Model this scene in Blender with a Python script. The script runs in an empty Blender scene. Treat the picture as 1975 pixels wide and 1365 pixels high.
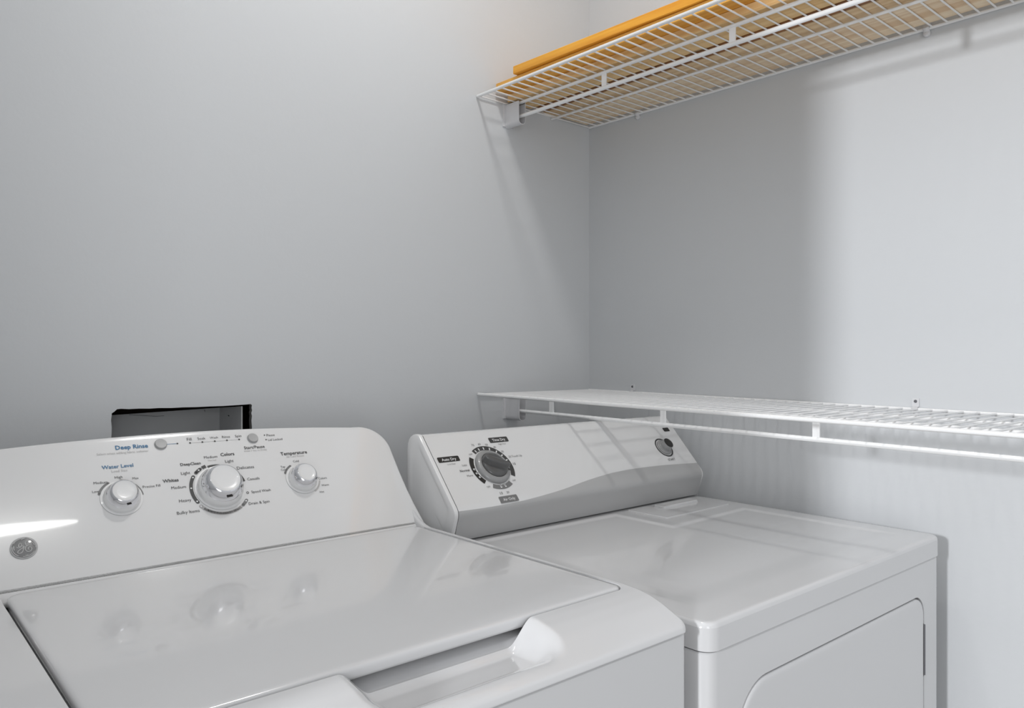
import bpy, bmesh, math, random
import numpy as np
from mathutils import Vector, Matrix

random.seed(7)
S = bpy.context.scene
COL = S.collection
HC = 1.25                       # camera height above the floor

# ------------------------------------------------------------------ camera
cam_d = bpy.data.cameras.new('camera')
cam = bpy.data.objects.new('camera', cam_d)
COL.objects.link(cam)
cam_d.sensor_width = 36.0
cam_d.lens = 1478.6 / 1975 * 36
cam_d.shift_y = 6.8 / 1975
cam_d.clip_start = 0.02
cam.location = (0, 0, HC)
cam.rotation_euler = (math.radians(90), 0, -math.radians(40.953))
S.camera = cam

# ------------------------------------------------------------------ world, lamps, exposure
w = bpy.data.worlds.new('world')
S.world = w
w.use_nodes = True
bg = w.node_tree.nodes['Background']
bg.inputs[0].default_value = (0.95, 0.97, 1.0, 1)
bg.inputs[1].default_value = 0.60

def area(name, loc, target, sx, sy, power, color=(1, 1, 1), shape='RECTANGLE', spread=180):
    d = bpy.data.lights.new(name, 'AREA')
    d.shape = shape
    d.size = sx
    d.size_y = sy
    d.energy = power
    d.color = color
    d.spread = math.radians(spread)
    o = bpy.data.objects.new(name, d)
    COL.objects.link(o)
    o.location = loc
    v = Vector(target) - Vector(loc)
    o.rotation_euler = v.to_track_quat('-Z', 'Y').to_euler()
    return o

area('ceiling_lamp_light', (0.84, 0.92, HC + 1.49), (0.84, 0.92, 0), 0.16, 0.16, 6.9, (1, 0.99, 0.97), 'ELLIPSE')
area('doorway_light', (-4.5, 0.045, HC + .93), (1.59, 0.60, HC + .2), 0.36, 0.52, 168, (0.95, 0.97, 1.0), 'ELLIPSE')
area('strip_lamp_light', (0.18, 0.412, HC + 1.49), (0.18, 0.412, 0), 0.88, 0.045, 2.2, (1, 1, 0.97), 'ELLIPSE')

area('rear_fill_light', (-1.0, -2.1, HC - 0.10), (0.6, 1.5, HC - 0.3), 1.1, 1.7, 20, (0.97, 0.985, 1.0))  # added fill from behind the camera to lift the back wall, no known window

S.view_settings.view_transform = 'Standard'
S.view_settings.look = 'None'
S.view_settings.gamma = 1
S.view_settings.use_curve_mapping = False
S.view_settings.exposure = 0.0

# ------------------------------------------------------------------ materials
def srgb(*c):
    out = []
    for v in c:
        v = v / 255
        out.append(v / 12.92 if v <= 0.04045 else ((v + 0.055) / 1.055) ** 2.4)
    return tuple(out)

def mat(name, rgb, rough=0.5, metal=0.0, coat=0.0, bump=0.0, bscale=200, vary=0.0, vscale=6, spec=0.5):
    m = bpy.data.materials.new(name)
    m.use_nodes = True
    nt = m.node_tree
    b = nt.nodes['Principled BSDF']
    b.inputs['Base Color'].default_value = (*rgb, 1)
    b.inputs['Roughness'].default_value = rough
    b.inputs['Metallic'].default_value = metal
    b.inputs['Coat Weight'].default_value = coat
    b.inputs['Specular IOR Level'].default_value = spec
    tc = nt.nodes.new('ShaderNodeTexCoord')
    if vary > 0:
        n = nt.nodes.new('ShaderNodeTexNoise')
        n.inputs['Scale'].default_value = vscale
        n.inputs['Detail'].default_value = 4
        nt.links.new(tc.outputs['Object'], n.inputs['Vector'])
        r = nt.nodes.new('ShaderNodeMapRange')
        r.inputs['To Min'].default_value = 1 - vary
        r.inputs['To Max'].default_value = 1 + vary
        nt.links.new(n.outputs['Fac'], r.inputs['Value'])
        mx = nt.nodes.new('ShaderNodeVectorMath')
        mx.operation = 'SCALE'
        mx.inputs[0].default_value = rgb
        nt.links.new(r.outputs['Result'], mx.inputs['Scale'])
        nt.links.new(mx.outputs['Vector'], b.inputs['Base Color'])
    if bump > 0:
        n = nt.nodes.new('ShaderNodeTexNoise')
        n.inputs['Scale'].default_value = bscale
        n.inputs['Detail'].default_value = 3
        nt.links.new(tc.outputs['Object'], n.inputs['Vector'])
        bp = nt.nodes.new('ShaderNodeBump')
        bp.inputs['Strength'].default_value = bump
        bp.inputs['Distance'].default_value = 0.001
        nt.links.new(n.outputs['Fac'], bp.inputs['Height'])
        nt.links.new(bp.outputs['Normal'], b.inputs['Normal'])
    return m

def wood_mat(name, light, dark, knot, seed, kdens=2.2):
    m = bpy.data.materials.new(name)
    m.use_nodes = True
    nt = m.node_tree
    L = nt.links.new
    b = nt.nodes['Principled BSDF']
    b.inputs['Roughness'].default_value = 0.55
    tc = nt.nodes.new('ShaderNodeTexCoord')
    mp = nt.nodes.new('ShaderNodeMapping')
    mp.inputs['Location'].default_value = (seed * 3.1, seed * 1.7, seed)
    mp.inputs['Scale'].default_value = (38, 2.0, 38)
    L(tc.outputs['Object'], mp.inputs['Vector'])
    n = nt.nodes.new('ShaderNodeTexNoise')
    n.inputs['Scale'].default_value = 1.6
    n.inputs['Detail'].default_value = 5
    n.inputs['Distortion'].default_value = 0.6
    L(mp.outputs['Vector'], n.inputs['Vector'])
    cr = nt.nodes.new('ShaderNodeValToRGB')
    cr.color_ramp.elements[0].position = 0.32
    cr.color_ramp.elements[0].color = (*dark, 1)
    cr.color_ramp.elements[1].position = 0.62
    cr.color_ramp.elements[1].color = (*light, 1)
    L(n.outputs['Fac'], cr.inputs['Fac'])
    mp2 = nt.nodes.new('ShaderNodeMapping')
    mp2.inputs['Location'].default_value = (seed * 0.77, seed * 0.31, 0)
    mp2.inputs['Scale'].default_value = (9, 4.5, 9)
    L(tc.outputs['Object'], mp2.inputs['Vector'])
    v = nt.nodes.new('ShaderNodeTexVoronoi')
    v.inputs['Scale'].default_value = kdens / 2
    L(mp2.outputs['Vector'], v.inputs['Vector'])
    cr2 = nt.nodes.new('ShaderNodeValToRGB')
    cr2.color_ramp.elements[0].position = 0.06
    cr2.color_ramp.elements[0].color = (1, 1, 1, 1)
    cr2.color_ramp.elements[1].position = 0.12
    cr2.color_ramp.elements[1].color = (0, 0, 0, 1)
    L(v.outputs['Distance'], cr2.inputs['Fac'])
    mx = nt.nodes.new('ShaderNodeMix')
    mx.data_type = 'RGBA'
    L(cr2.outputs['Color'], mx.inputs['Factor'])
    L(cr.outputs['Color'], mx.inputs['A'])
    mx.inputs['B'].default_value = (*knot, 1)
    L(mx.outputs['Result'], b.inputs['Base Color'])
    return m

WALL = mat('wall_paint', srgb(206, 208, 210), 0.62, bump=0.25, bscale=90, vary=0.012, vscale=3)
CEIL = mat('ceiling_paint', srgb(225, 225, 225), 0.8, bump=0.2, bscale=120)
FLOOR = mat('floor_vinyl', srgb(150, 146, 140), 0.4, vary=0.05)
ENAMEL = mat('white_enamel', srgb(213, 213, 214), 0.15, coat=0.5, vary=0.008, vscale=2)
PLASTIC = mat('white_plastic', srgb(226, 226, 226), 0.26, coat=0.25, vary=0.006)
GLOSSP = mat('glossy_white_plastic', srgb(222, 222, 222), 0.14, coat=0.8, vary=0.006)
SILVER = mat('silver_grey_trim', srgb(178, 178, 178), 0.34, coat=0.2, vary=0.015, vscale=9)
SILVER2 = mat('dial_silver', srgb(148, 148, 148), 0.3, coat=0.3)
DARKG = mat('dark_grey_plastic', srgb(84, 84, 84), 0.32, coat=0.3)
CHROME = mat('chrome_ring', srgb(225, 225, 228), 0.10, metal=1.0)
BTN = mat('grey_button', srgb(166, 166, 166), 0.4)
BLACK = mat('black_print', srgb(38, 36, 34), 0.5)
INK = mat('dark_grey_ink', srgb(62, 62, 62), 0.5)
MIDG = mat('mid_grey_ink', srgb(118, 118, 118), 0.5)
PALEG = mat('pale_grey_ink', srgb(176, 174, 173), 0.5)
BLUE = mat('blue_ink', srgb(44, 108, 150), 0.5)
WHITEINK = mat('white_ink', srgb(228, 228, 228), 0.5)
BADGE = mat('badge_grey', srgb(128, 128, 128), 0.35, coat=0.4)
BADGE2 = mat('badge_light', srgb(184, 184, 184), 0.3, coat=0.4)
WIRE = mat('white_vinyl_wire', srgb(240, 240, 240), 0.3, coat=0.2)
CLIPM = mat('white_clip_plastic', srgb(214, 214, 216), 0.38)
SCREW = mat('screw_metal', srgb(120, 120, 124), 0.35, metal=0.8)
SHEET = mat('grey_sheet_metal', srgb(205, 206, 207), 0.5, vary=0.12, vscale=14)
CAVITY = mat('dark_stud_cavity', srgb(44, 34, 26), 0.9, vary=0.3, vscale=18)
GYPSUM = mat('cut_gypsum', srgb(110, 108, 106), 0.95, bump=0.9, bscale=160, vary=0.4, vscale=120)
AMBER = wood_mat('amber_pine', srgb(240, 180, 84), srgb(218, 148, 56), srgb(90, 48, 20), 1.0, 1.2)
AMBER2 = wood_mat('deep_amber_pine', srgb(246, 178, 60), srgb(226, 146, 30), srgb(100, 52, 20), 4.0, 0.8)
PINE = wood_mat('pale_pine', srgb(240, 220, 190), srgb(216, 184, 146), srgb(84, 40, 26), 2.0, 2.0)
GAPSHADE = wood_mat('gap_shade_brown', srgb(146, 92, 34), srgb(112, 66, 18), srgb(60, 32, 12), 8.0, .8)  # brown tone that paints the shade inside the board gap
PINE3 = wood_mat('honey_pine', srgb(238, 202, 146), srgb(218, 174, 112), srgb(70, 40, 24), 3.0, 1.4)
PINE2 = wood_mat('tan_pine', srgb(228, 200, 160), srgb(204, 168, 122), srgb(80, 44, 24), 6.0, 1.6)

# ------------------------------------------------------------------ mesh helpers
# washer scaled about the camera; its reference point moves by the same factor
WASH_REF = np.array([.398, .537, -.284]); WASH_CAM_SCALE = 1.0526; WASH_REF_SCALED = np.array([.4189, .5653, -.2989])

class MB:
    """collects polygons (world coordinates, z measured from the camera height) for one mesh object"""
    def __init__(self):
        self.v = []; self.f = []; self.m = []; self.mats = []
    def mi(self, m):
        if m not in self.mats: self.mats.append(m)
        return self.mats.index(m)
    def add(self, vs, fs, m):
        k = len(self.v); i = self.mi(m)
        self.v += [tuple(map(float, p)) for p in vs]
        for f in fs:
            self.f.append([k + q for q in f]); self.m.append(i)
        return self
    def box(self, x0, x1, y0, y1, z0, z1, m):
        vs = [(x, y, z) for z in (z0, z1) for y in (y0, y1) for x in (x0, x1)]
        return self.add(vs, [(0, 2, 3, 1), (4, 5, 7, 6), (0, 1, 5, 4), (2, 6, 7, 3), (0, 4, 6, 2), (1, 3, 7, 5)], m)
    def tube(self, pts, r, m, n=10, caps=True):
        pts = [Vector(p) for p in pts]
        rings = []
        for i, p in enumerate(pts):
            a = pts[max(i - 1, 0)]; b = pts[min(i + 1, len(pts) - 1)]
            t = (b - a).normalized()
            u = Vector((0, 0, 1)) if abs(t.z) < 0.9 else Vector((1, 0, 0))
            e1 = t.cross(u).normalized(); e2 = t.cross(e1).normalized()
            rings.append([p + r * (math.cos(2 * math.pi * k / n) * e1 + math.sin(2 * math.pi * k / n) * e2) for k in range(n)])
        return self.loft(rings, m, caps, caps)
    def loft(self, rings, m, c0=True, c1=True):
        n = len(rings[0]); vs = [p for r in rings for p in r]; fs = []
        for i in range(len(rings) - 1):
            for k in range(n):
                a = i * n + k; b = i * n + (k + 1) % n
                fs.append((a, b, b + n, a + n))
        if c0: fs.append(tuple(range(n))[::-1])
        if c1: fs.append(tuple((len(rings) - 1) * n + k for k in range(n)))
        return self.add(vs, fs, m)
    def grid(self, P, m):
        """P: array rows x cols x 3"""
        R, C = P.shape[:2]
        fs = [(i * C + j, i * C + j + 1, (i + 1) * C + j + 1, (i + 1) * C + j) for i in range(R - 1) for j in range(C - 1)]
        return self.add(P.reshape(-1, 3), fs, m)
    def build(self, name, parent=None, root=None, smooth=30, recalc=True, label=None):
        o3 = root.location.copy() if root is not None else Vector((0, 0, 0))
        me = bpy.data.meshes.new(name)
        off = np.array([o3.x, o3.y, o3.z - HC])
        V = np.array(self.v)
        if root is not None and root.name.startswith('washing_machine'):
            V = WASH_REF_SCALED + WASH_CAM_SCALE * (V - WASH_REF)
        V = V - off
        me.from_pydata(V.tolist(), [], self.f)
        for m in self.mats: me.materials.append(m)
        me.polygons.foreach_set('material_index', self.m)
        me.update()
        if recalc:
            bm = bmesh.new(); bm.from_mesh(me)
            bmesh.ops.recalc_face_normals(bm, faces=bm.faces)
            bm.to_mesh(me); bm.free()
        if smooth:
            me.polygons.foreach_set('use_smooth', [True] * len(me.polygons))
            me.set_sharp_from_angle(angle=math.radians(smooth))
        ob = bpy.data.objects.new(name, me)
        COL.objects.link(ob)
        if parent is not None: ob.parent = parent
        if label: ob['label'] = label
        return ob

def thing(name, label, cat, loc, group=None):
    o = bpy.data.objects.new(name, None)
    COL.objects.link(o)
    o.location = loc
    o.empty_display_size = 0.05
    o['label'] = label; o['category'] = cat
    if group: o['group'] = group
    return o

def struct(o, label=None):
    o['kind'] = 'structure'
    if label: o['label'] = label
    return o

def rrect(x0, x1, y0, y1, r, d=0.0, n=8):
    """rounded rectangle loop inset by d; r may be one radius or four (x1y1, x0y1, x0y0, x1y0)"""
    rs = r if isinstance(r, (tuple, list)) else (r,) * 4
    out = []
    for (cx, cy, a0, q) in ((x1, y1, 0, rs[0]), (x0, y1, 90, rs[1]), (x0, y0, 180, rs[2]), (x1, y0, 270, rs[3])):
        sx = 1 if cx == x1 else -1; sy = 1 if cy == y1 else -1
        ox = cx - sx * q; oy = cy - sy * q
        rr = max(q - d, 0.0004)
        if q < d: ox = cx - sx * (d + 0.0004); oy = cy - sy * (d + 0.0004)
        for k in range(n + 1):
            a = math.radians(a0 + 90 * k / n)
            out.append((ox + rr * math.cos(a), oy + rr * math.sin(a)))
    return out

class Frame:
    """a tilted panel plane: ex to the right, ey up the panel, n out of it"""
    def __init__(self, o, tilt):
        self.o = np.array(o, float)
        self.ex = np.array([1.0, 0, 0]); self.ey = np.array([0, math.sin(tilt), math.cos(tilt)])
        self.n = np.array([0, -math.cos(tilt), math.sin(tilt)])
    def p(self, x, s, h=0.0):
        q = self.o + self.ey * s + self.n * h
        return (x, q[1], q[2])

def lathe(mb, F, cx, cs, prof, m, n=48, cap=True):
    rings = [[F.p(cx + r * math.cos(2 * math.pi * k / n), cs + r * math.sin(2 * math.pi * k / n), h) for k in range(n)] for r, h in prof]
    mb.loft(rings, m, False, cap)

def arc(mb, F, cx, cs, r0, r1, a0, a1, m, h=0.0005, round_ends=False):
    n = max(4, int(abs(a1 - a0) / 4))
    I = []; O = []
    for k in range(n + 1):
        a = math.radians(a0 + (a1 - a0) * k / n)
        I.append(F.p(cx + r0 * math.cos(a), cs + r0 * math.sin(a), h))
        O.append(F.p(cx + r1 * math.cos(a), cs + r1 * math.sin(a), h))
    vs = I + O; q = n + 1
    mb.add(vs, [(k, k + 1, q + k + 1, q + k) for k in range(n)], m)
    if round_ends:
        rm = (r0 + r1) / 2; rw = (r1 - r0) / 2
        for a in (a0, a1):
            a = math.radians(a)
            disc(mb, F, cx + rm * math.cos(a), cs + rm * math.sin(a), rw, m, h)

def disc(mb, F, cx, cs, r, m, h=0.0006, n=16):
    mb.add([F.p(cx + r * math.cos(2 * math.pi * k / n), cs + r * math.sin(2 * math.pi * k / n), h) for k in range(n)], [tuple(range(n))], m)

def poly(mb, F, pts, m, h=0.0005):
    mb.add([F.p(x, s, h) for x, s in pts], [tuple(range(len(pts)))], m)

def text(mb, F, string, xl, xr, s, m, h=0.0007, bold=0.0, hgt=None, rot=0):
    """lettering fitted between xl and xr, centred on the height s"""
    c = bpy.data.curves.new('t', 'FONT')
    c.body = string
    c.size = 1.0
    c.offset = bold
    c.resolution_u = 2
    o = bpy.data.objects.new('t', c)
    COL.objects.link(o)
    dg = bpy.context.evaluated_depsgraph_get()
    me = bpy.data.meshes.new_from_object(o.evaluated_get(dg))
    V = np.array([v.co[:] for v in me.vertices]); fs = [tuple(p.vertices) for p in me.polygons]
    bpy.data.objects.remove(o); bpy.data.curves.remove(c); bpy.data.meshes.remove(me)
    if len(V) == 0: return
    x0, x1 = V[:, 0].min(), V[:, 0].max()
    sc = (xr - xl) / (x1 - x0)
    ysc = sc if hgt is None else hgt / 0.73
    ym = 0.36
    mb.add([F.p(xl + (v[0] - x0) * sc, s + (v[1] - ym) * ysc, h) for v in V], fs, m)

def smooth01(t):
    t = np.clip(t, 0, 1)
    return t * t * (3 - 2 * t)

def sd_rrect(X, Y, x0, x1, y0, y1, r):
    cx, cy = (x0 + x1) / 2, (y0 + y1) / 2
    qx = np.abs(X - cx) - (x1 - x0) / 2 + r; qy = np.abs(Y - cy) - (y1 - y0) / 2 + r
    return np.hypot(np.maximum(qx, 0), np.maximum(qy, 0)) + np.minimum(np.maximum(qx, qy), 0) - r

def axis(a, b, step, fine, marks, win=0.006, fs=0.0008):
    pts = set(np.round(np.arange(a, b + 1e-9, step), 5)) | {round(a, 5), round(b, 5)}
    for mk in list(marks) + [a, b]:
        for t in np.arange(mk - win, mk + win + 1e-9, fs):
            if a <= t <= b: pts.add(round(float(t), 5))
    p = sorted(pts); out = [p[0]]
    for t in p[1:]:
        if t - out[-1] > fs * 0.6: out.append(t)
    if out[-1] != round(b, 5): out[-1] = round(b, 5)
    return np.array(out)

def corner_warp(X, Y, x0, x1, y0, y1, r):
    """bend the corners of a rectangular grid to a rounded rectangle"""
    X = X.copy(); Y = Y.copy()
    for sx, ex in ((1, x1), (-1, x0)):
        for sy, ey in ((1, y1), (-1, y0)):
            u = (X - (ex - sx * r)) * sx / r; v = (Y - (ey - sy * r)) * sy / r
            k = (u > 0) & (v > 0)
            uu = u[k]; vv = v[k]
            X[k] = (ex - sx * r) + sx * r * uu * np.sqrt(1 - vv * vv / 2)
            Y[k] = (ey - sy * r) + sy * r * vv * np.sqrt(1 - uu * uu / 2)
    return X, Y

def sheet(mb, xs, ys, zfun, rect, r, skirt, m, edge=0.006):
    """a height field over a rounded rectangle, with rolled edges and a skirt reaching down to z=skirt(x,y)"""
    X, Y = np.meshgrid(xs, ys)
    X, Y = corner_warp(X, Y, *rect, r)
    Z = zfun(X, Y)
    d = -sd_rrect(X, Y, *rect, r)
    t = np.clip(1 - d / edge, 0, 1)
    Z = Z - edge * (1 - np.sqrt(np.maximum(1 - t * t, 0)))
    P = np.stack([X, Y, Z], -1)
    mb.grid(P, m)
    b = list(P[0, :]) + list(P[1:, -1]) + list(P[-1, -2::-1]) + list(P[-2:0:-1, 0])
    low = [(p[0], p[1], skirt) for p in b]
    n = len(b)
    mb.add([tuple(p) for p in b] + low, [(k, (k + 1) % n, n + (k + 1) % n, n + k) for k in range(n)] + [tuple(range(n, 2 * n))], m)

# ------------------------------------------------------------------ the room
YB = 1.50; XR = 1.592; XLW = -0.03; FZ = -HC; CZ = 1.52

def flat(name, x0, x1, y0, y1, z0, z1, m, label=None):
    b = MB(); b.box(x0, x1, y0, y1, z0, z1, m)
    return struct(b.build(name, smooth=0), label)

flat('floor', -2.6, XR + 0.12, -2.2, YB + 0.3, FZ - 0.05, FZ, FLOOR, 'vinyl floor under the two machines')
flat('ceiling', XLW - 0.12, XR + 0.12, -0.1, YB + 0.3, CZ, CZ + 0.05, CEIL, 'white ceiling of the laundry alcove')
flat('wall_right', XR, XR + 0.12, -1.0, YB + 0.0127, FZ, CZ, WALL, 'pale grey wall carrying both wire shelves')
flat('wall_left', XLW - 0.12, XLW, 0.60, YB, FZ, CZ, WALL, 'pale grey side wall left of the washer')

# back wall: a plaster board with a rough hole cut in it
hole = [(.3572, -.262), (.3566, -.22), (.3576, -.18), (.3560, -.15), (.3570, -.125), (.3556, -.112), (.3568, -.1035), (.3570, -.0995),
        (.3610, -.0968), (.3655, -.0925), (.3720, -.0920), (.385, -.0932), (.402, -.0930), (.420, -.0938), (.437, -.0934), (.458, -.0943),
        (.480, -.0940), (.505, -.0946), (.530, -.0944), (.556, -.0946), (.580, -.0940), (.598, -.0936), (.6100, -.0930), (.6125, -.0950),
        (.6118, -.1005), (.6128, -.106), (.6112, -.111), (.6126, -.117), (.6116, -.126), (.6126, -.14), (.6114, -.17), (.6122, -.21), (.6118, -.262)]
hole = [(x, z) for x, z in hole]
def wall_with_hole():
    bm = bmesh.new()
    outer = [(XLW - 0.12, FZ), (XR + 0.12, FZ), (XR + 0.12, CZ), (XLW - 0.12, CZ)]
    def loop(pts, y):
        vs = [bm.verts.new((x, y, z + HC)) for x, z in pts]
        es = [bm.edges.new((vs[i], vs[(i + 1) % len(vs)])) for i in range(len(vs))]
        return vs, es
    allv = []
    for y in (YB, YB + 0.0127):
        vo, eo = loop(outer, y); vi, ei = loop(hole, y)
        res = bmesh.ops.triangle_fill(bm, edges=eo + ei, use_beauty=True)
        allv.append((vo, vi))
    n = len(hole)
    side = []
    for i in range(n):
        side.append(bm.faces.new((allv[0][1][i], allv[0][1][(i + 1) % n], allv[1][1][(i + 1) % n], allv[1][1][i])))
    for i in range(4):
        bm.faces.new((allv[0][0][i], allv[0][0][(i + 1) % 4], allv[1][0][(i + 1) % 4], allv[1][0][i]))
    bmesh.ops.recalc_face_normals(bm, faces=bm.faces)
    me = bpy.data.meshes.new('wall_back')
    for f in side: f.material_index = 1
    bm.to_mesh(me); bm.free()
    me.materials.append(WALL); me.materials.append(GYPSUM)
    o = bpy.data.objects.new('wall_back', me); COL.objects.link(o)
    return struct(o, 'pale grey back wall with a rough hole cut above the washer')
wall_with_hole()
b = MB()
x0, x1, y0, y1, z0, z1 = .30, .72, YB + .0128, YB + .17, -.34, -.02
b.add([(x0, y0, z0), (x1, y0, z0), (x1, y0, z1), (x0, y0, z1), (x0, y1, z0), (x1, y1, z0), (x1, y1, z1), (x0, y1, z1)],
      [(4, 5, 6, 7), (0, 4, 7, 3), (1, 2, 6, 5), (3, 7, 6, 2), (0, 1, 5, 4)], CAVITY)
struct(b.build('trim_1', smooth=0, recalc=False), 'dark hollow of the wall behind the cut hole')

# sheet metal box sitting in the hole
box_root = thing('recessed_wall_box', 'dull grey scuffed metal box recessed in the rough wall hole behind the washer', 'box', (.475, YB + .02, HC - .25))
b = MB()
bx0, bx1, by0, by1, bz0 = .330, .5965, YB + .0135, YB + .133, -.25
t = .0014
b.add([(bx0, by1, bz0), (bx1, by1, bz0), (bx1, by1, -.1062), (bx0, by1, -.1135), (bx0, by1 + t, bz0), (bx1, by1 + t, bz0), (bx1, by1 + t, -.1062), (bx0, by1 + t, -.1135)],
      [(0, 1, 2, 3), (4, 7, 6, 5), (3, 2, 6, 7), (0, 3, 7, 4), (1, 5, 6, 2)], SHEET)
b.build('back_plate', box_root, box_root, smooth=0)
b = MB()
b.add([(bx1, by0, bz0), (bx1, by1, bz0), (bx1, by1, -.1062), (bx1, by0, -.0975), (bx1 + t, by0, bz0), (bx1 + t, by1, bz0), (bx1 + t, by1, -.1062), (bx1 + t, by0, -.0975)],
      [(0, 1, 2, 3), (4, 7, 6, 5), (3, 2, 6, 7), (0, 3, 7, 4)], SHEET)
b.box(bx1 - .0008, bx1 + .0022, by0 - .0005, by0 + .001, bz0, -.0975, BADGE2)
b.build('side_plate', box_root, box_root, smooth=0, label='metal side plate with a bright front edge')
b = MB()
b.box(bx0, bx1, by0, by1, bz0 - t, bz0, SHEET)
b.build('bottom_plate', box_root, box_root, smooth=0)
# scuffs scratched on the plates
for pts, r_, m_ in (([(.42, by1 - .0004, -.1125), (.445, by1 - .0004, -.1155), (.47, by1 - .0004, -.118), (.485, by1 - .0004, -.1178)], .0004, INK),
                    ([(.5655, by1 - .0004, -.109), (.566, by1 - .0004, -.113)], .0005, INK),
                    ([(bx1 - .0003, YB + .082, -.1195), (bx1 - .0003, YB + .078, -.1205)], .0012, BLACK)):
    b = MB(); b.tube(pts, r_, m_, 6); b.build('scuff_mark', box_root, box_root)

# ------------------------------------------------------------------ wire shelves
def wire_shelf(zdeck, slope, xa, label, clips, post_ys, zrod, zt0):
    root = thing('wire_shelf', label, 'shelf', (XR, YB, HC + zdeck), 'white wire shelves on the right wall')
    xw = XR - .004
    xb = xa + (xw - xa) * .252; xt = xa + (xw - xa) * .635
    y0, y1 = .10, YB - .003
    Z = lambda y: zdeck + slope * (YB - y)
    def rail(x, r, dz, name='rail', a=y0, b_=y1):
        m = MB(); m.tube([(x, b_, Z(b_) + dz), (x, (a + b_) / 2, Z((a + b_) / 2) + dz), (x, a, Z(a) + dz)], r, WIRE, 12)
        return m.build(name, root, root)
    rail(xa, .0040, 0); rail(xb, .0040, -.0050); rail(xt, .0032, -.0050); rail(xw, .0032, 0)
    rail(xb, .0046, zrod, 'hang_rod', y0, YB - .018)
    m = MB()
    y = y1 - .002
    while y > y0:
        m.tube([(xa - .0035, y, Z(y) + .0015), (xa + .012, y, Z(y) + .0006), (xw, y, Z(y) + .0004)], .00175, WIRE, 6)
        y -= .0275
    m.build('deck_wires', root, root)
    for y in post_ys:
        m = MB()
        m.box(xb - .0016, xb + .0016, y - .0065, y + .0065, Z(y) + zrod, Z(y) - .004, WIRE)
        m.build('post', root, root)
    # end bracket on the back wall, a cup open to the front holding rail and rod
    m = MB()
    zt = Z(1.45) + zt0; zb = Z(1.45) + zt0 - .0575
    xl, xr = xb - .0120, xb + .0115
    def cup(y, d):
        L = []
        pts = [(xl + d, zt)] + [((xl + xr) / 2 + ((xr - xl) / 2 - d) * math.cos(a), zb + .012 - (.012 - d) * (math.sin(a)) ** .8) for a in np.linspace(math.pi, 0, 15)[0:]] + [(xr - d, zt)]
        return [(x, y, z) for x, z in pts]
    rows = [cup(YB, 0), cup(YB - .018, .0012), cup(YB - .050, .0006), cup(YB - .056, 0)]
    inner = [cup(YB - .056, .0016), cup(YB - .004, .0016)]
    m.grid(np.array([rows[0], rows[1], rows[2], rows[3], inner[0], inner[1]]), CLIPM)
    m.box(xl + .0002, xl + .0016, YB - .055, YB, zt - .002, zt + .0005, CLIPM)
    m.box(xr - .0016, xr - .0002, YB - .055, YB, zt - .002, zt + .0005, CLIPM)
    m.box(xl - .006, xr + .006, YB - .003, YB, zb + .004, zt + .004, CLIPM)
    m.build('end_bracket', root, root, recalc=True)
    for y in clips:
        m = MB()
        m.loft([[(xx, y + p[0], Z(y) + .013 + p[1]) for p in rrect(-.0065, .0065, -.0085, .0085, .002)] for xx in (XR, XR - .0035)], CLIPM)
        m.tube([(XR - .004, y, Z(y) - .009), (XR - .004, y, Z(y) - .005), (XR - .009, y, Z(y) + .002)], .0062, CLIPM, 12)
        m.loft([[(XR - .0095 + xx, y + q * math.cos(a), Z(y) - .009 + q * math.sin(a)) for a in np.linspace(0, 2 * math.pi, 17)[:-1]] for xx, q in ((0, .001), (.001, .0045), (.004, .0065), (.009, .0065))], CLIPM)
        c = m.build('wall_clip', root, root)
        m = MB()
        m.loft([[(XR - .0035 + xx, y + q * math.cos(a), Z(y) + .0155 + q * math.sin(a)) for a in np.linspace(0, 2 * math.pi, 17)[:-1]] for xx, q in ((0, .0032), (-.0012, .0028), (-.0012, .0012), (-.0004, .0010))], SCREW)
        m.build('screw', c, root)
    return root

wire_shelf(.6500, -.0115, 1.186, 'upper white wire shelf high on the right wall, loaded with orange wooden boards', (1.32, .598), (1.167, .836, .505, .174), -.0395, -.004)
wire_shelf(-.0915, -.0115, 1.188, 'lower white wire shelf, empty, just above the dryer control panel', (1.339, .619), (1.339, 1.003, .668, .333), -.0432, -.0105)

# ------------------------------------------------------------------ boards on the upper shelf
def board(label, x0, x1, y0, y1, z0, z1, m, skew=0.0, tilt=-.0115):
    cx, cy, cz = (x0 + x1) / 2, (y0 + y1) / 2, (z0 + z1) / 2
    mb = MB()
    e = .0012
    lo = lambda z, d: [(x, y, z) for x, y in rrect(x0, x1, y0, y1, .0015, d, 2)]
    mb.loft([lo(z0, e), lo(z0 + e, 0), lo(z1 - e, 0), lo(z1, e)], m)
    r = bpy.data.objects.new('tmp', None); r.location = (cx, cy, HC + cz)
    o = mb.build('wooden_board', None, r)
    bpy.data.objects.remove(r)
    o.location = (cx, cy, HC + cz)
    o.rotation_euler = (math.atan(-tilt) , 0, skew)
    o['label'] = label; o['category'] = 'board'; o['group'] = 'boards on the upper shelf'
    return o

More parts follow.
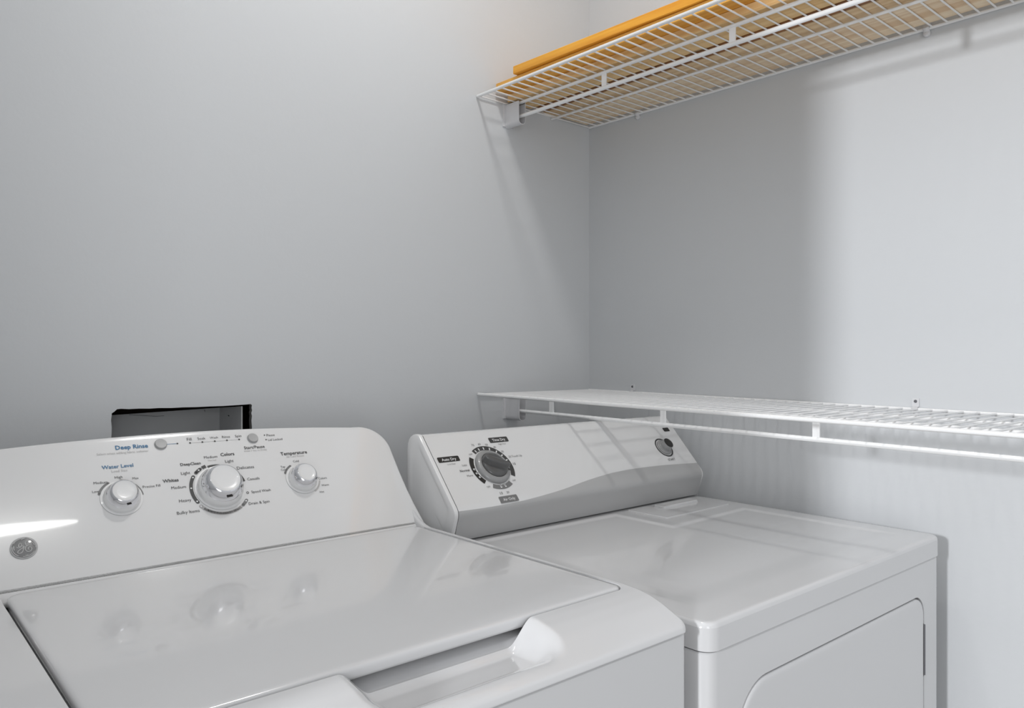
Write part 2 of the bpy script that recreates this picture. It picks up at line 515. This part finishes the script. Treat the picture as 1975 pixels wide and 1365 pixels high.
def zb_at(y): return .6500 - .0115 * (YB - y) + .0024
ymid = (1.488 + .14) / 2
zz = zb_at(ymid)
board('narrow amber board on the upper shelf wires, nearest the front rail', 1.277, 1.358, .14, 1.488, zz, zz + .019, PINE3, .002)
board('narrow tan board lying on the upper shelf wires between two wider boards', 1.402, 1.452, .14, 1.488, zz, zz + .017, PINE2)
board('thin dark brown strip added as shade in the gap between the narrow boards on the upper shelf', 1.361, 1.3995, .15, 1.480, zz, zz + .012, GAPSHADE)  # added strip; its dark colour stands in for the unlit board edge here
board('wide pale knotty pine board on the upper shelf nearest the right wall', 1.4535, 1.570, .14, 1.488, zz, zz + .044, PINE)
board('long amber board under the topmost one, its end almost touching the back wall', 1.243, 1.40, .15, 1.489, zz + .0194, zz + .0384, AMBER, .008)
board('bright orange topmost board, its end set back from the back wall', 1.241, 1.375, .13, 1.412, zz + .0388, zz + .0578, AMBER2, .022)

# ------------------------------------------------------------------ washing machine
K0, K1 = .055, .741          # sides
WF = .537                    # front
FZW = (-HC - WASH_REF_SCALED[2]) / WASH_CAM_SCALE + WASH_REF[2]     # the floor in the washer's coordinates before its scaling about the camera
washer = thing('washing_machine', 'white top-loading washing machine with three round knobs, on the left', 'washing machine', (.4189, .89, 0))
# cabinet
b = MB()
lo = lambda z, d: [(x, y, z) for x, y in rrect(K0 + .001, K1 - .0015, WF + .002, 1.25, .012, d)]
b.loft([lo(FZW + .02, .004), lo(FZW + .024, 0), lo(-.3212, 0), lo(-.3196, .0014), lo(-.3196, .010)], ENAMEL)
b.build('cabinet', washer, washer)
for fx in (K0 + .06, K1 - .06):
    for fy in (WF + .06, 1.19):
        b = MB(); b.tube([(fx, fy, FZW), (fx, fy, FZW + .02)], .02, DARKG, 16); b.build('foot', washer, washer)

# top deck as a height field with lid well and hand scoop
LX0, LX1, LY0, LY1 = .142, .7265, .6270, 1.0870
ysP = np.array([.530, .5372, .541, .548, .560, .576, .594, .612, .640, .67, 1.30])
zsP = np.array([-.3140, -.3120, -.3092, -.3062, -.3010, -.2940, -.2885, -.2855, -.2838, -.2834, -.2838])
yy = np.linspace(.53, 1.3, 1540)
zz_ = np.interp(yy, ysP, zsP)
ker = np.hanning(31); ker /= ker.sum()
zsm = np.convolve(np.pad(zz_, 15, mode='edge'), ker, 'valid')
def deck_z(X, Y):
    Z = np.interp(Y, yy, zsm)
    # side fillets sweeping up to the console
    side = np.maximum(smooth01((X - .727) / .006), smooth01((.146 - X) / .006))
    fil = np.interp(Y, [1.040, 1.056, 1.064, 1.072, 1.086, 1.098, 1.110, 1.13], [0, .0002, .0012, .0030, .0072, .0125, .0245, .045])
    Z = Z + fil * side
    d = sd_rrect(X, Y, LX0 - .005, LX1 + .0024, LY0 - .0030, LY1 + .030, .020)
    well = 1 - smooth01((d + .0012) / .0024)
    Z = Z * (1 - well) + (-.3040) * well
    # hand scoop below the front of the lid
    dp = sd_rrect(X, Y, .332, .570, .5450, .76, .040)
    mx = smooth01((-dp) / .036)
    floor_ = -.3168 + .0030 * smooth01((.60 - Y) / .06)
    my = 1 - smooth01((Y - .612) / .040)
    Zs = np.minimum(Z, Z + (floor_ - Z) * mx * my)
    return Zs
xs = axis(K0, K1, .0024, 0, (LX0 - .005, LX1 + .0024, .732))
ys = axis(WF, 1.118, .0024, 0, (LY0 - .003,))
b = MB()
sheet(b, xs, ys, deck_z, (K0, K1, WF, 1.30), .014, -.3176, ENAMEL, .005)
# shift underside so the seam stays open above the cabinet
deck = b.build('top_deck', washer, washer, smooth=50, recalc=False)

# lid
b = MB()
def lidloop(d, z): return [(x, y, z) for x, y in rrect(LX0, LX1, LY0, LY1, (.018, .018, .012, .012), d, 10)]
LT = -.2832
b.loft([lidloop(.006, LT - .0135), lidloop(.0012, LT - .0125), lidloop(0, LT - .0095), lidloop(0, LT - .0045), lidloop(.0006, LT - .0022), lidloop(.0020, LT - .0008), lidloop(.0042, LT - .0001), lidloop(.0070, LT + .0001), lidloop(.012, LT + .0002), lidloop(.03, LT + .0004), lidloop(.06, LT + .0007)], ENAMEL)
b.build('lid', washer, washer, smooth=60)

# control console
WP = Frame((0, 1.090, -.284), math.radians(38))
def top_s(x): return .2168 - .150 * (x - .398) ** 2 - 0.0
out = []
xr_ = .7405
cr = .052
cyc = top_s(xr_ - cr) - cr * .98
side_pts = [(xr_ + .0105, -.014), (xr_ + .0095, .004), (xr_ + .0070, .020), (xr_ + .0040, .042), (xr_ + .0015, .070), (xr_, .105)]
corner = [(xr_ - cr + cr * math.cos(a), cyc + cr * math.sin(a)) for a in np.linspace(0.05, math.pi / 2, 14)]
right = side_pts + corner
tops = [(x, top_s(x)) for x in np.linspace(xr_ - cr, .398, 22)[1:]]
half = right + tops
mirror = [(2 * .398 - x, s) for x, s in half[::-1]][1:]
outline = half + mirror
bottom = [(x, -.014) for x in np.linspace(outline[-1][0], outline[0][0], 14)[1:-1]]
outline = outline + bottom
def inset(pts, d):
    n = len(pts); res = []
    P = [np.array(p) for p in pts]
    for i in range(n):
        t = P[(i + 1) % n] - P[i - 1]; t /= np.linalg.norm(t)
        nrm = np.array([-t[1], t[0]])
        res.append(P[i] + nrm * d)
    return res
def pl(d, h): return [WP.p(x, s, h) for x, s in inset(outline, d)]
back = []
for (x, s) in outline:
    q = WP.p(x, s, 0)
    back.append((x, 1.262, min(q[2] - .012, q[2])))
b = MB()
mid = [(x, q[1] + (1.262 - q[1]) * .25 if False else q[1] + .012, q[2] - .003) for (x, s), q in zip(outline, [WP.p(x, s, 0) for x, s in outline])]
b.loft([back, mid, pl(0, -.0060), pl(.0004, -.0036), pl(.0014, -.0016), pl(.0030, -.0004), pl(.0050, 0), pl(.010, 0), pl(.020, 0)], GLOSSP)
console = b.build('control_console', washer, washer, smooth=60)
LTG = {}
def lt_group(x, s):
    k = 'top' if s > .171 else 'left' if x < .345 else 'right' if x > .515 else 'mid'
    return LTG.setdefault(k, MB())
T = lambda s_, a_, b_, c_, m_=INK, bold=0.0, hgt=None: text(lt_group((a_ + b_) / 2, c_), WP, s_, a_, b_, c_, m_, .0007, bold, hgt)
T('Deep Rinse', .2925, .3365, .1950, BLUE, .022)
T('Select when adding fabric softener', .2670, .3360, .1860, PALEG)
T('Water Level', .2705, .3115, .1640, BLUE, .012)
T('Load Size', .2820, .3025, .1565, PALEG)
T('Low', .2535, .2620, .1270)
T('Medium', .2570, .2745, .1402)
T('High', .2845, .2945, .1462)
T('Max', .3070, .3150, .1420)
T('Precise Fill', .3180, .3415, .1265)
T('Whites', .3460, .3680, .1325, INK, .022)
T('Light', .3735, .3865, .1425)
T('Medium', .3555, .3760, .1200)
T('Heavy', .3620, .3790, .0975)
T('Bulky Items', .3555, .3870, .0785)
T('DeepClean', .3755, .4050, .1575, INK, .02)
T('Medium', .4120, .4320, .1665)
T('Normal', .4170, .4290, .1605, PALEG)
T('Colors', .4375, .4590, .1690, INK, .022)
T('Light', .4420, .4550, .1565)
T('Delicates', .4570, .4840, .1425)
T('Casuals', .4680, .4875, .1212)
T('Speed Wash', .4690, .4995, .0985)
T('Drain & Spin', .4600, .4925, .0792)
T('Temperature', .5330, .5790, .1610, INK, .016)
T('All Cold Rinses', .5410, .5720, .1545, PALEG)
T('Cold', .5500, .5600, .1450)
T('Tap', .5265, .5340, .1370)
T('Cold', .5255, .5350, .1315)
T('Colors', .5835, .5985, .1085)
T('Warm', .5850, .5980, .0955)
T('Hot', .5785, .5860, .0840)
T('Pause', .5195, .5330, .1985)
T('Lid Locked', .5195, .5440, .1895)
T('Start/Pause', .4770, .5105, .1780, INK, .012)
T('Hold 3 Sec to Delay', .4760, .5130, .1720, PALEG)
for nm, x, wd in (('Fill', .397, .007), ('Soak', .4155, .012), ('Wash', .4345, .0125), ('Rinse', .4535, .0125), ('Spin', .4730, .0100)):
    T(nm, x - wd / 2, x + wd / 2, .2010)
    disc(lt_group(.4, .2), WP, x, .1942, .0014, BLACK)
poly(lt_group(.4, .2), WP, [(.398, .1939), (.472, .1939), (.472, .1944), (.398, .1944)], PALEG, .0004)
poly(lt_group(.4, .2), WP, [(.3625, .1945), (.3780, .1945), (.3780, .1951), (.3625, .1951)], BLUE)
disc(lt_group(.4, .2), WP, .3785, .1947, .0013, BLACK)
disc(lt_group(.4, .2), WP, .5160, .1990, .0011, BLACK); disc(lt_group(.4, .2), WP, .5165, .1902, .0011, BLACK)
# dial arcs
MC = (.4240, .1115)
DM = {}
def A(c, r0, r1, a0, a1, m, re=False):
    mb_ = DM.setdefault(c, MB())
    arc(mb_, WP, c[0], c[1], r0, r1, a0, a1, m, .0006, re)
A(MC, .0390, .0440, 146, 208, INK, True)
A(MC, .0390, .0440, 122, 135, INK, True)
A(MC, .0390, .0440, 108, 117, INK)
A(MC, .0365, .0410, 10, 105, INK)
A(MC, .0405, .0452, 218, 303, PALEG, True)
A(MC, .0412, .0445, 226, 300, MIDG)
A(MC, .0405, .0452, 309, 323, MIDG, True)
for a_, r_ in ((148, .0415), (174, .0415), (206, .0415), (126, .0415), (219, .0428), (321, .0428)):
    disc(DM[MC], WP, MC[0] + r_ * math.cos(math.radians(a_)), MC[1] + r_ * math.sin(math.radians(a_)), .0013, WHITEINK, .0008)
arc(DM[MC], WP, .4630, .0980, .0012, .0020, 0, 360, INK, .0007)
TC = (.5565, .1115); WC = (.2885, .1125)
A(TC, .0270, .0305, 118, 152, MIDG, True)
A(TC, .0240, .0275, -4, 80, INK)
A(TC, .0270, .0300, -60, -14, PALEG)
A(WC, .0270, .0305, 118, 160, MIDG, True)
A(WC, .0270, .0300, 55, 84, PALEG, True)
A(WC, .0255, .0290, 4, 44, MIDG)
for mb_ in LTG.values(): mb_.build('lettering', console, washer, smooth=0, recalc=False)
for mb_ in DM.values(): mb_.build('dial_markings', console, washer, smooth=0, recalc=False)

# round badge with script monogram
b = MB()
BC = (.1675, .0575)
lathe(b, WP, *BC, [(.0150, 0), (.0150, .0010), (.0142, .0016)], BADGE2)
for a0 in (20, 110, 200, 290):
    arc(b, WP, *BC, .0122, .0130, a0 - 30, a0 + 38, BADGE2, .0026)
lathe(b, WP, *BC, [(.0134, .0016), (.0134, .0020), (.0130, .0022)], BADGE)
def script(pts, r=.00062):
    P = [np.array(p, float) for p in pts]
    Q = []
    for i in range(len(P) - 1):
        p0 = P[max(i - 1, 0)]; p1 = P[i]; p2 = P[i + 1]; p3 = P[min(i + 2, len(P) - 1)]
        for t in np.linspace(0, 1, 6)[:-1]:
            Q.append(.5 * ((2 * p1) + (-p0 + p2) * t + (2 * p0 - 5 * p1 + 4 * p2 - p3) * t * t + (-p0 + 3 * p1 - 3 * p2 + p3) * t ** 3))
    Q.append(P[-1])
    b.tube([WP.p(BC[0] + q[0] * .001, BC[1] + q[1] * .001, .0024) for q in Q], r, BADGE2, 6)
script([(-8, 1.6), (-6.2, -.2), (-3.8, .8), (-2.6, 3.8), (-3.6, 6.2), (-5.2, 4.6), (-5.6, 1.6), (-3.6, 1.4), (-1.4, 2.2), (-.9, -1.6), (-2.4, -6), (-5.4, -7.6), (-7.4, -6), (-6, -3.6), (-2.4, -1.2), (.6, .6)])
script([(4.4, 7.0), (2.8, 7.6), (1.6, 5), (2.6, 2), (5, 2.0)])
script([(5, 2.0), (1.8, .6), (.9, -3), (3, -6.4), (6.6, -6), (8, -3), (6.4, -.6), (4.4, -1.4), (4.2, -3.4), (5.4, -3.8)])
for (ax, ay, bx_, by_) in ((-2.5, 10.5, 1.5, 12), (-10.8, 3, -10.6, -2.6), (9.4, 5, 11, 1), (.5, -11, 3.5, -10.6)):
    script([(ax, ay), ((ax + bx_) / 2 * 1.03, (ay + by_) / 2 * 1.03), (bx_, by_)])
b.build('badge', console, washer, label='round grey badge with two script letters')

def knob(c, R, H, rf, dash, label):
    b = MB()
    lathe(b, WP, *c, [(R + .0035, .0006), (R + .0036, .0010), (R, .0012), (R + .0002, .0040), (R - .0006, H * .32), (R * .91, H * .46)], PLASTIC, 64, False)
    k = b.build('knob', washer, washer, smooth=50, label=label)
    b = MB()
    lathe(b, WP, *c, [(R * .91, H * .46), (R * .905, H * .50), (R * .86, H * .66), (R * .79, H * .82), (rf * 1.10, H * .955), (rf * 1.02, H * .995), (rf, H)], CHROME, 64, False)
    b.build('chrome_ring', k, washer, smooth=50, label='shiny chrome bevel ring')
    b = MB()
    lathe(b, WP, *c, [(rf, H), (rf * .97, H - .0004), (rf * .6, H - .0010), (rf * .2, H - .0012)], PLASTIC, 64, True)
    b.build('knob_cap', k, washer, smooth=50)
    b = MB()
    for a_, w_ in dash:
        a = math.radians(a_); e = np.array([math.cos(a), math.sin(a)]); t_ = np.array([-math.sin(a), math.cos(a)])
        r1, r2 = R * .84, R * .80
        h1, h2 = H * .72, H * .82
        pts = []
        for r_, h_, sgn in ((r1, h1, -1), (r1, h1, 1), (r2, h2, 1), (r2, h2, -1)):
            q = np.array(c) + e * (r_ + .0004) + t_ * sgn * w_ * .5
            pts.append(WP.p(q[0], q[1], h_ + .0008))
        b.add(pts, [(0, 1, 2, 3)], BLACK)
    b.build('pointer_mark', k, washer, smooth=0)
    return k
knob(MC, .0335, .0290, .0218, [(-86, .009), (-28, .006)], 'large cycle knob in the middle of the console')
knob(WC, .0235, .0215, .0155, [(-80, .006)], 'small water level knob at the left of the console')
knob(TC, .0235, .0215, .0148, [(-35, .005)], 'small temperature knob at the right of the console')
for c, r in (((.3545, .1952), .0084), ((.4950, .1942), .0082)):
    b = MB()
    lathe(b, WP, *c, [(r + .0006, .0004), (r + .0004, .0008), (r, .0008), (r, .0030), (r - .0006, .0038), (r * .6, .0036)], BTN, 32)
    b.build('push_button', washer, washer, smooth=50)

# ------------------------------------------------------------------ clothes dryer
D0, D1, DF, DB = .8025, 1.539, .554, 1.232
TZ = -.330
dryer = thing('clothes_dryer', 'white front-loading clothes dryer with silver grey console trim, in the corner on the right', 'dryer', ((D0 + D1) / 2, .9, 0))
SH = lambda z, d: [(x, y, z) for x, y in rrect(D0 + .001, D1 - .001, DF + .002, DB, .020, d, 8)]
b = MB()
b.loft([SH(FZ + .02, .004), SH(FZ + .024, 0), SH(-.3705, 0), SH(-.3685, .0015), SH(-.3685, .012)], ENAMEL)
cab = b.build('cabinet', dryer, dryer)
DX0, DX1, DZ0, DZ1 = .868, 1.4620, -1.05, -.4270
cut = MB()
dl = lambda y, d: [(x, y, z) for x, z in rrect(DX0, DX1, DZ0, DZ1, (.036, .068, .04, .04), d, 12)]
cut.loft([dl(DF - .03, -.0020), dl(DF + .0220, -.0020)], ENAMEL)
co = cut.build('cutter', None, dryer)
co.location = dryer.location
md = cab.modifiers.new('b', 'BOOLEAN'); md.operation = 'DIFFERENCE'; md.object = co; md.solver = 'EXACT'
bpy.context.view_layer.update()
dg = bpy.context.evaluated_depsgraph_get()
nm = bpy.data.meshes.new_from_object(cab.evaluated_get(dg))
cab.modifiers.clear(); cab.data = nm
nm.set_sharp_from_angle(angle=math.radians(30))
bpy.data.objects.remove(co)
b = MB()
b.loft([dl(DF + .0215, .001), dl(DF + .006, .0008), dl(DF + .0030, .0012), dl(DF + .0010, .0030), dl(DF + .0002, .0062), dl(DF, .010), dl(DF, .02)], ENAMEL)
door = b.build('door', dryer, dryer, smooth=60)
for hz in (-.525, -.95):
    b = MB()
    b.tube([(DX1 + .0010, DF + .0015, hz - .045), (DX1 + .0010, DF + .0015, hz + .045)], .0024, SCREW, 10)
    b.box(DX1 - .0018, DX1 + .0002, DF + .001, DF + .01, hz - .047, hz + .047, DARKG)
    b.build('hinge', door, dryer, label='thin metal hinge pin beside the door')
for fx in (D0 + .06, D1 - .06):
    for fy in (DF + .06, DB - .06):
        b = MB(); b.tube([(fx, fy, FZ), (fx, fy, FZ + .02)], .02, DARKG, 16); b.build('foot', dryer, dryer)

# top panel with pressed recess
PG = [(.845, .600), (1.4885, .600), (1.4885, .9400), (1.2240, .9300), (1.2255, 1.0775), (.845, 1.0830)]
def sd_poly(X, Y, P):
    d = np.full(X.shape, 1e9); ins = np.zeros(X.shape, bool)
    n = len(P)
    for i in range(n):
        x1_, y1_ = P[i]; x2_, y2_ = P[(i + 1) % n]
        ex, ey = x2_ - x1_, y2_ - y1_
        t = np.clip(((X - x1_) * ex + (Y - y1_) * ey) / (ex * ex + ey * ey), 0, 1)
        d = np.minimum(d, np.hypot(X - x1_ - t * ex, Y - y1_ - t * ey))
        c = ((y1_ > Y) != (y2_ > Y)) & (X < (x2_ - x1_) * (Y - y1_) / (y2_ - y1_ + 1e-12) + x1_)
        ins ^= c
    return np.where(ins, -d, d)
def top_z(X, Y):
    d = sd_poly(X, Y, PG)
    dep = .0022 * (1 - smooth01((d + .012) / .014)) * smooth01((Y - .605) / .06) * smooth01((X - .835) / .05)
    return TZ - dep
xs = axis(D0, D1, .0030, 0, (), fs=.0009)
ys = axis(DF, DB, .0030, 0, (), fs=.0009)
b = MB()
sheet(b, xs, ys, top_z, (D0, D1, DF, DB), .021, -.3662, ENAMEL, .007)
b.build('top_panel', dryer, dryer, smooth=50, recalc=False)
b = MB()
q = lambda z, d: [(x, y, z) for x, y in rrect(1.2700, 1.4980, .9790, 1.0860, .006, d, 5)]
b.loft([q(TZ - .001, 0), q(TZ + .0010, 0), q(TZ + .0018, .0012), q(TZ + .0019, .003)], ENAMEL)
lint = b.build('lint_screen_cover', dryer, dryer)
b = MB()
q = lambda z, d: [(x, y, z) for x, y in rrect(1.3400, 1.4650, 1.0400, 1.0700, .004, d, 5)]
b.loft([q(TZ + .0015, 0), q(TZ + .0050, .001), q(TZ + .0064, .003)], ENAMEL)
b.build('grip', lint, dryer)

# console
DA = np.array([1.19, -.147]); DE = np.array([1.083, -.266])
dirv = (DE - DA); DL = float(np.linalg.norm(dirv)); dirv = dirv / DL
DP = Frame((0, DA[0], DA[1]), math.atan2(-dirv[0], -dirv[1]))
front = [(1.210, -.1462), (1.203, -.1448), (1.1965, -.1449), (1.1925, -.1457), (1.19, -.147)]
frontS = [-.022, -.0145, -.008, -.0035, 0]
tail = [(1.083, -.266), (1.0803, -.2705), (1.0790, -.2755), (1.0792, -.2805), (1.0815, -.2880), (1.0875, -.3060), (1.0945, -.3270)]
tl = [DL]
for i in range(1, len(tail)):
    tl.append(tl[-1] + math.dist(tail[i], tail[i - 1]))
SP = np.array(frontS + tl); YP = np.array([p[0] for p in front] + [p[0] for p in tail]); ZP = np.array([p[1] for p in front] + [p[1] for p in tail])
def prof_at(s): return np.interp(s, SP, YP), np.interp(s, SP, ZP)
bx = np.array([.800, .846, .903, .963, 1.029, 1.080, 1.133, 1.177, 1.235, 1.297, 1.360, 1.422, 1.480, 1.545])
bs = np.array([.1648, .1665, .1668, .1655, .1605, .1550, .1465, .1405, .1345, .1320, .1325, .1345, .1375, .1415])
def swoosh(x):
    xx = np.linspace(.78, 1.56, 400); ss = np.interp(xx, bx, bs)
    ss = np.convolve(np.pad(ss, 20, mode='edge'), np.hanning(41) / np.hanning(41).sum(), 'valid')
    return np.interp(x, xx, ss)
E0 = D0 + .0105; E1 = D1 - .0015
XS = np.linspace(E0, E1, 120)
b = MB()
rows = []
for x in XS:
    sb = float(swoosh(x)); ks = np.concatenate([np.array(frontS), np.linspace(.004, sb, 26)])
    rows.append([(x, *prof_at(k)) for k in ks])
b.grid(np.array(rows), GLOSSP)
b.build('control_panel_face', dryer, dryer, smooth=60, recalc=True)
b = MB()
rows = []
for x in XS:
    sb = float(swoosh(x)); r_ = []
    for k in np.concatenate([[sb], sb + (SP[-1] - sb) * np.linspace(.01, 1, 34)]):
        y, z = prof_at(k)
        # scooped band under the swoosh line
        t = (k - sb) / (SP[-1] - sb)
        wdt = SP[-1] - sb
        sc = .0042 * math.sin(math.pi * min(1, t / .9)) ** 2 * min(1, (wdt - .055) / .03) if wdt > .055 else 0
        r_.append((x, y + sc * .74, z - sc * .67))
    rows.append(r_)
b.grid(np.array(rows), SILVER)
b.build('lower_trim', dryer, dryer, smooth=60, recalc=True, label='silver grey curved trim along the foot of the console')
# closed body behind the face, and the two end caps
def side_loop(x, d):
    pts = [(1.228, -.3305), (1.2290, -.25), (1.2285, -.175), (1.2265, -.163), (1.2220, -.1545), (1.2160, -.1487), (1.210, -.1460)]
    pts += [(float(a_), float(c_)) for a_, c_ in (prof_at(s) for s in (-.0145, -.008, -.0035, 0, .02, .05, .08, .11, .14, DL))]
    pts += [tail[1], tail[2], tail[3], tail[4], tail[5], tail[6], (1.0950, -.3305)]
    c = np.array([1.165, -.25])
    P = [np.array(p) for p in pts]
    n = len(P); res = []
    for i in range(n):
        t = P[(i + 1) % n] - P[i - 1]; t = t / np.linalg.norm(t)
        nr = np.array([-t[1], t[0]])
        if np.dot(nr, c - P[i]) < 0: nr = -nr
        v = P[i] + nr * d
        res.append((x, v[0], v[1]))
    return res
b = MB()
b.loft([side_loop(E0 - .001, .0040), side_loop(E1 + .001, .0040)], PLASTIC)
b.build('console_body', dryer, dryer)
b = MB()
b.loft([side_loop(E0 - .0012, .0), side_loop(E0 - .0024, -.0012), side_loop(D0 + .0035, -.0014), side_loop(D0 + .0010, -.0002), side_loop(D0, .0030)] + [[(D0 + dx_, 1.168 + (p[1] - 1.168) * k_, -.252 + (p[2] + .252) * k_) for p in side_loop(D0, .0030)] for dx_, k_ in ((.0, .86), (.0012, .80), (.0018, .72), (.0018, .4))], PLASTIC)
b.build('end_cap', dryer, dryer, smooth=40, label='white left end cap of the console')
b = MB()
b.loft([side_loop(E1 + .0002, .0006), side_loop(D1 - .0004, .0008), side_loop(D1, .0016)], PLASTIC)
b.build('end_cap', dryer, dryer, smooth=40, label='thin white right end cap of the console')

DR = MB(); SR = MB(); PLT = []
LDG = {}
def TD(s_, a_, b_, c_, m_=INK, bold=0.0, hgt=None):
    k = 'start' if a_ > 1.2 else 'auto' if b_ < .885 else 'dial'
    text(LDG.setdefault(k, MB()), DP, s_, a_, b_, c_, m_, .0009, bold, hgt)
def plate(x0, x1, s0, s1, m):
    k = rrect(x0, x1, s1, s0, .0022, 0, 4)
    q_ = MB(); q_.add([DP.p(x, s, .0005) for x, s in k], [tuple(range(len(k)))], m); PLT.append(q_)
plate(.8195, .8685, -.0505, -.0625, BLACK); TD('Auto Dry', .8275, .8605, -.0567, WHITEINK, .015)
plate(.9590, 1.0075, -.0170, -.0295, INK); TD('Time Dry', .9665, 1.0000, -.0233, WHITEINK, .015)
plate(.9115, .9560, -.1500, -.1640, MIDG); TD('Air Only', .9195, .9485, -.1573, WHITEINK, .015)
TD('Low Heat', .8355, .8540, -.0675, MIDG)
TD('High Heat', .9770, .9960, -.0340, MIDG)
TD('Less', .8670, .8775, -.0730, MIDG)
TD('Normal', .8560, .8775, -.0850, INK, .01)
TD('More', .8660, .8795, -.0970, MIDG)
for s_, x, y in (('75', .914, -.0305), ('60', .9305, -.0295), ('50', .947, -.0325), ('40', .9635, -.0400), ('30', .9770, -.0520), ('10', .9900, -.0830), ('OFF', .8985, -.0510), ('OFF', .9680, -.1200), ('OFF', .9015, -.1260), ('10', .9230, -.1430), ('20', .9390, -.1430)):
    wd = .0085 if len(s_) == 3 else .0062
    TD(s_, x - wd / 2, x + wd / 2, y, MIDG)
TD('20 Touch Up', .9850, 1.0200, -.0655, MIDG)
DC = (.9335, -.0850)
arc(DR, DP, *DC, .0405, .0500, 146, 222, BLACK, .0006)
arc(DR, DP, *DC, .0405, .0500, -32, 125, INK, .0006)
arc(DR, DP, *DC, .0405, .0500, -117, -57, MIDG, .0006)
for a_ in (180, 192, 204):
    arc(DR, DP, *DC, .0385, .0465, a_ - 2.2, a_ + 2.2, WHITEINK, .0008)
    arc(DR, DP, *DC, .0405, .0450, a_ - .9, a_ + .9, INK, .0010)
arc(DR, DP, *DC, .0385, .0415, 180, 206, WHITEINK, .0008)
for a_ in (117, 104, 88, 70, 50, 33, 16):
    arc(DR, DP, *DC, .0415, .0470, a_ - 1.6, a_ + 1.6, WHITEINK, .0008)
for a_ in (-94, -80):
    arc(DR, DP, *DC, .0385, .0470, a_ - 2.2, a_ + 2.2, WHITEINK, .0008)
    arc(DR, DP, *DC, .0390, .0450, a_ - .8, a_ + .8, INK, .0010)
SC = (1.4560, -.0880)
arc(SR, DP, *SC, .0228, .0262, 0, 360, INK, .0006)
TD('START', 1.4420, 1.4680, -.1225, INK)
plate(1.4960, 1.5180, -.0330, -.0440, BLACK);
pf = [o for o in dryer.children if o.name.startswith('control_panel_face')][0]
for mb_ in LDG.values(): mb_.build('lettering', pf, dryer, smooth=0, recalc=False)
DR.build('dial_markings', pf, dryer, smooth=0, recalc=False)
SR.build('button_ring_marking', pf, dryer, smooth=0, recalc=False)
for q_ in PLT: q_.build('label_plate', pf, dryer, smooth=0, recalc=False)

b = MB()
lathe(b, DP, *DC, [(.0378, .0003), (.0378, .0030), (.0368, .0052), (.0340, .0078), (.0300, .0092), (.0282, .0090), (.0276, .0070)], SILVER2, 64, False)
dial = b.build('dial', dryer, dryer, smooth=50, label='silver grey timer dial with a dark grip')
b = MB()
lathe(b, DP, *DC, [(.0278, .0070), (.0272, .0100), (.0250, .0125), (.0200, .0140), (.0100, .0146)], DARKG, 64)
# raised finger grip running from upper left to lower right
ga = math.radians(-26)
ge = np.array([math.cos(ga), math.sin(ga)]); gt = np.array([-math.sin(ga), math.cos(ga)])
def gl(L, W, h, o=0.0):
    pts = []
    for k in range(28):
        a = 2 * math.pi * k / 28
        cx_, sy_ = math.cos(a), math.sin(a)
        ux = L * math.copysign(abs(cx_) ** .75, cx_) + o; uy = W * math.copysign(abs(sy_) ** .9, sy_)
        q_ = np.array(DC) + ge * ux + gt * uy
        pts.append(DP.p(q_[0], q_[1], h))
    return pts
b.loft([gl(.0285, .0125, .0080), gl(.0282, .0085, .0150), gl(.0278, .0068, .0215), gl(.0268, .0056, .0240), gl(.0245, .0036, .0252)], DARKG)
grip = b.build('grip', dial, dryer, smooth=40, label='dark grey ridge grip')
b = MB()
q0 = np.array(DC) + ge * .0300
b.add([DP.p(*(q0 + gt * .0035), .0100), DP.p(*(q0 - gt * .0035), .0100), DP.p(*(q0 + ge * .0050), .0085)], [(0, 1, 2)], BLACK)
b.build('pointer_mark', dial, dryer, smooth=0)
b = MB()
lathe(b, DP, *SC, [(.0205, .0003), (.0205, .0025), (.0190, .0045), (.0165, .0052), (.0150, .0050), (.0138, .0060), (.0136, .0175), (.0128, .0190)], SILVER2, 48, False)
sb_ = b.build('start_button', dryer, dryer, smooth=40, label='grey push button with a dark top')
b = MB()
lathe(b, DP, *SC, [(.0129, .0189), (.0118, .0194), (.0060, .0196)], BLACK, 48)
b.build('button_top', sb_, dryer, smooth=40, label='dark button top')
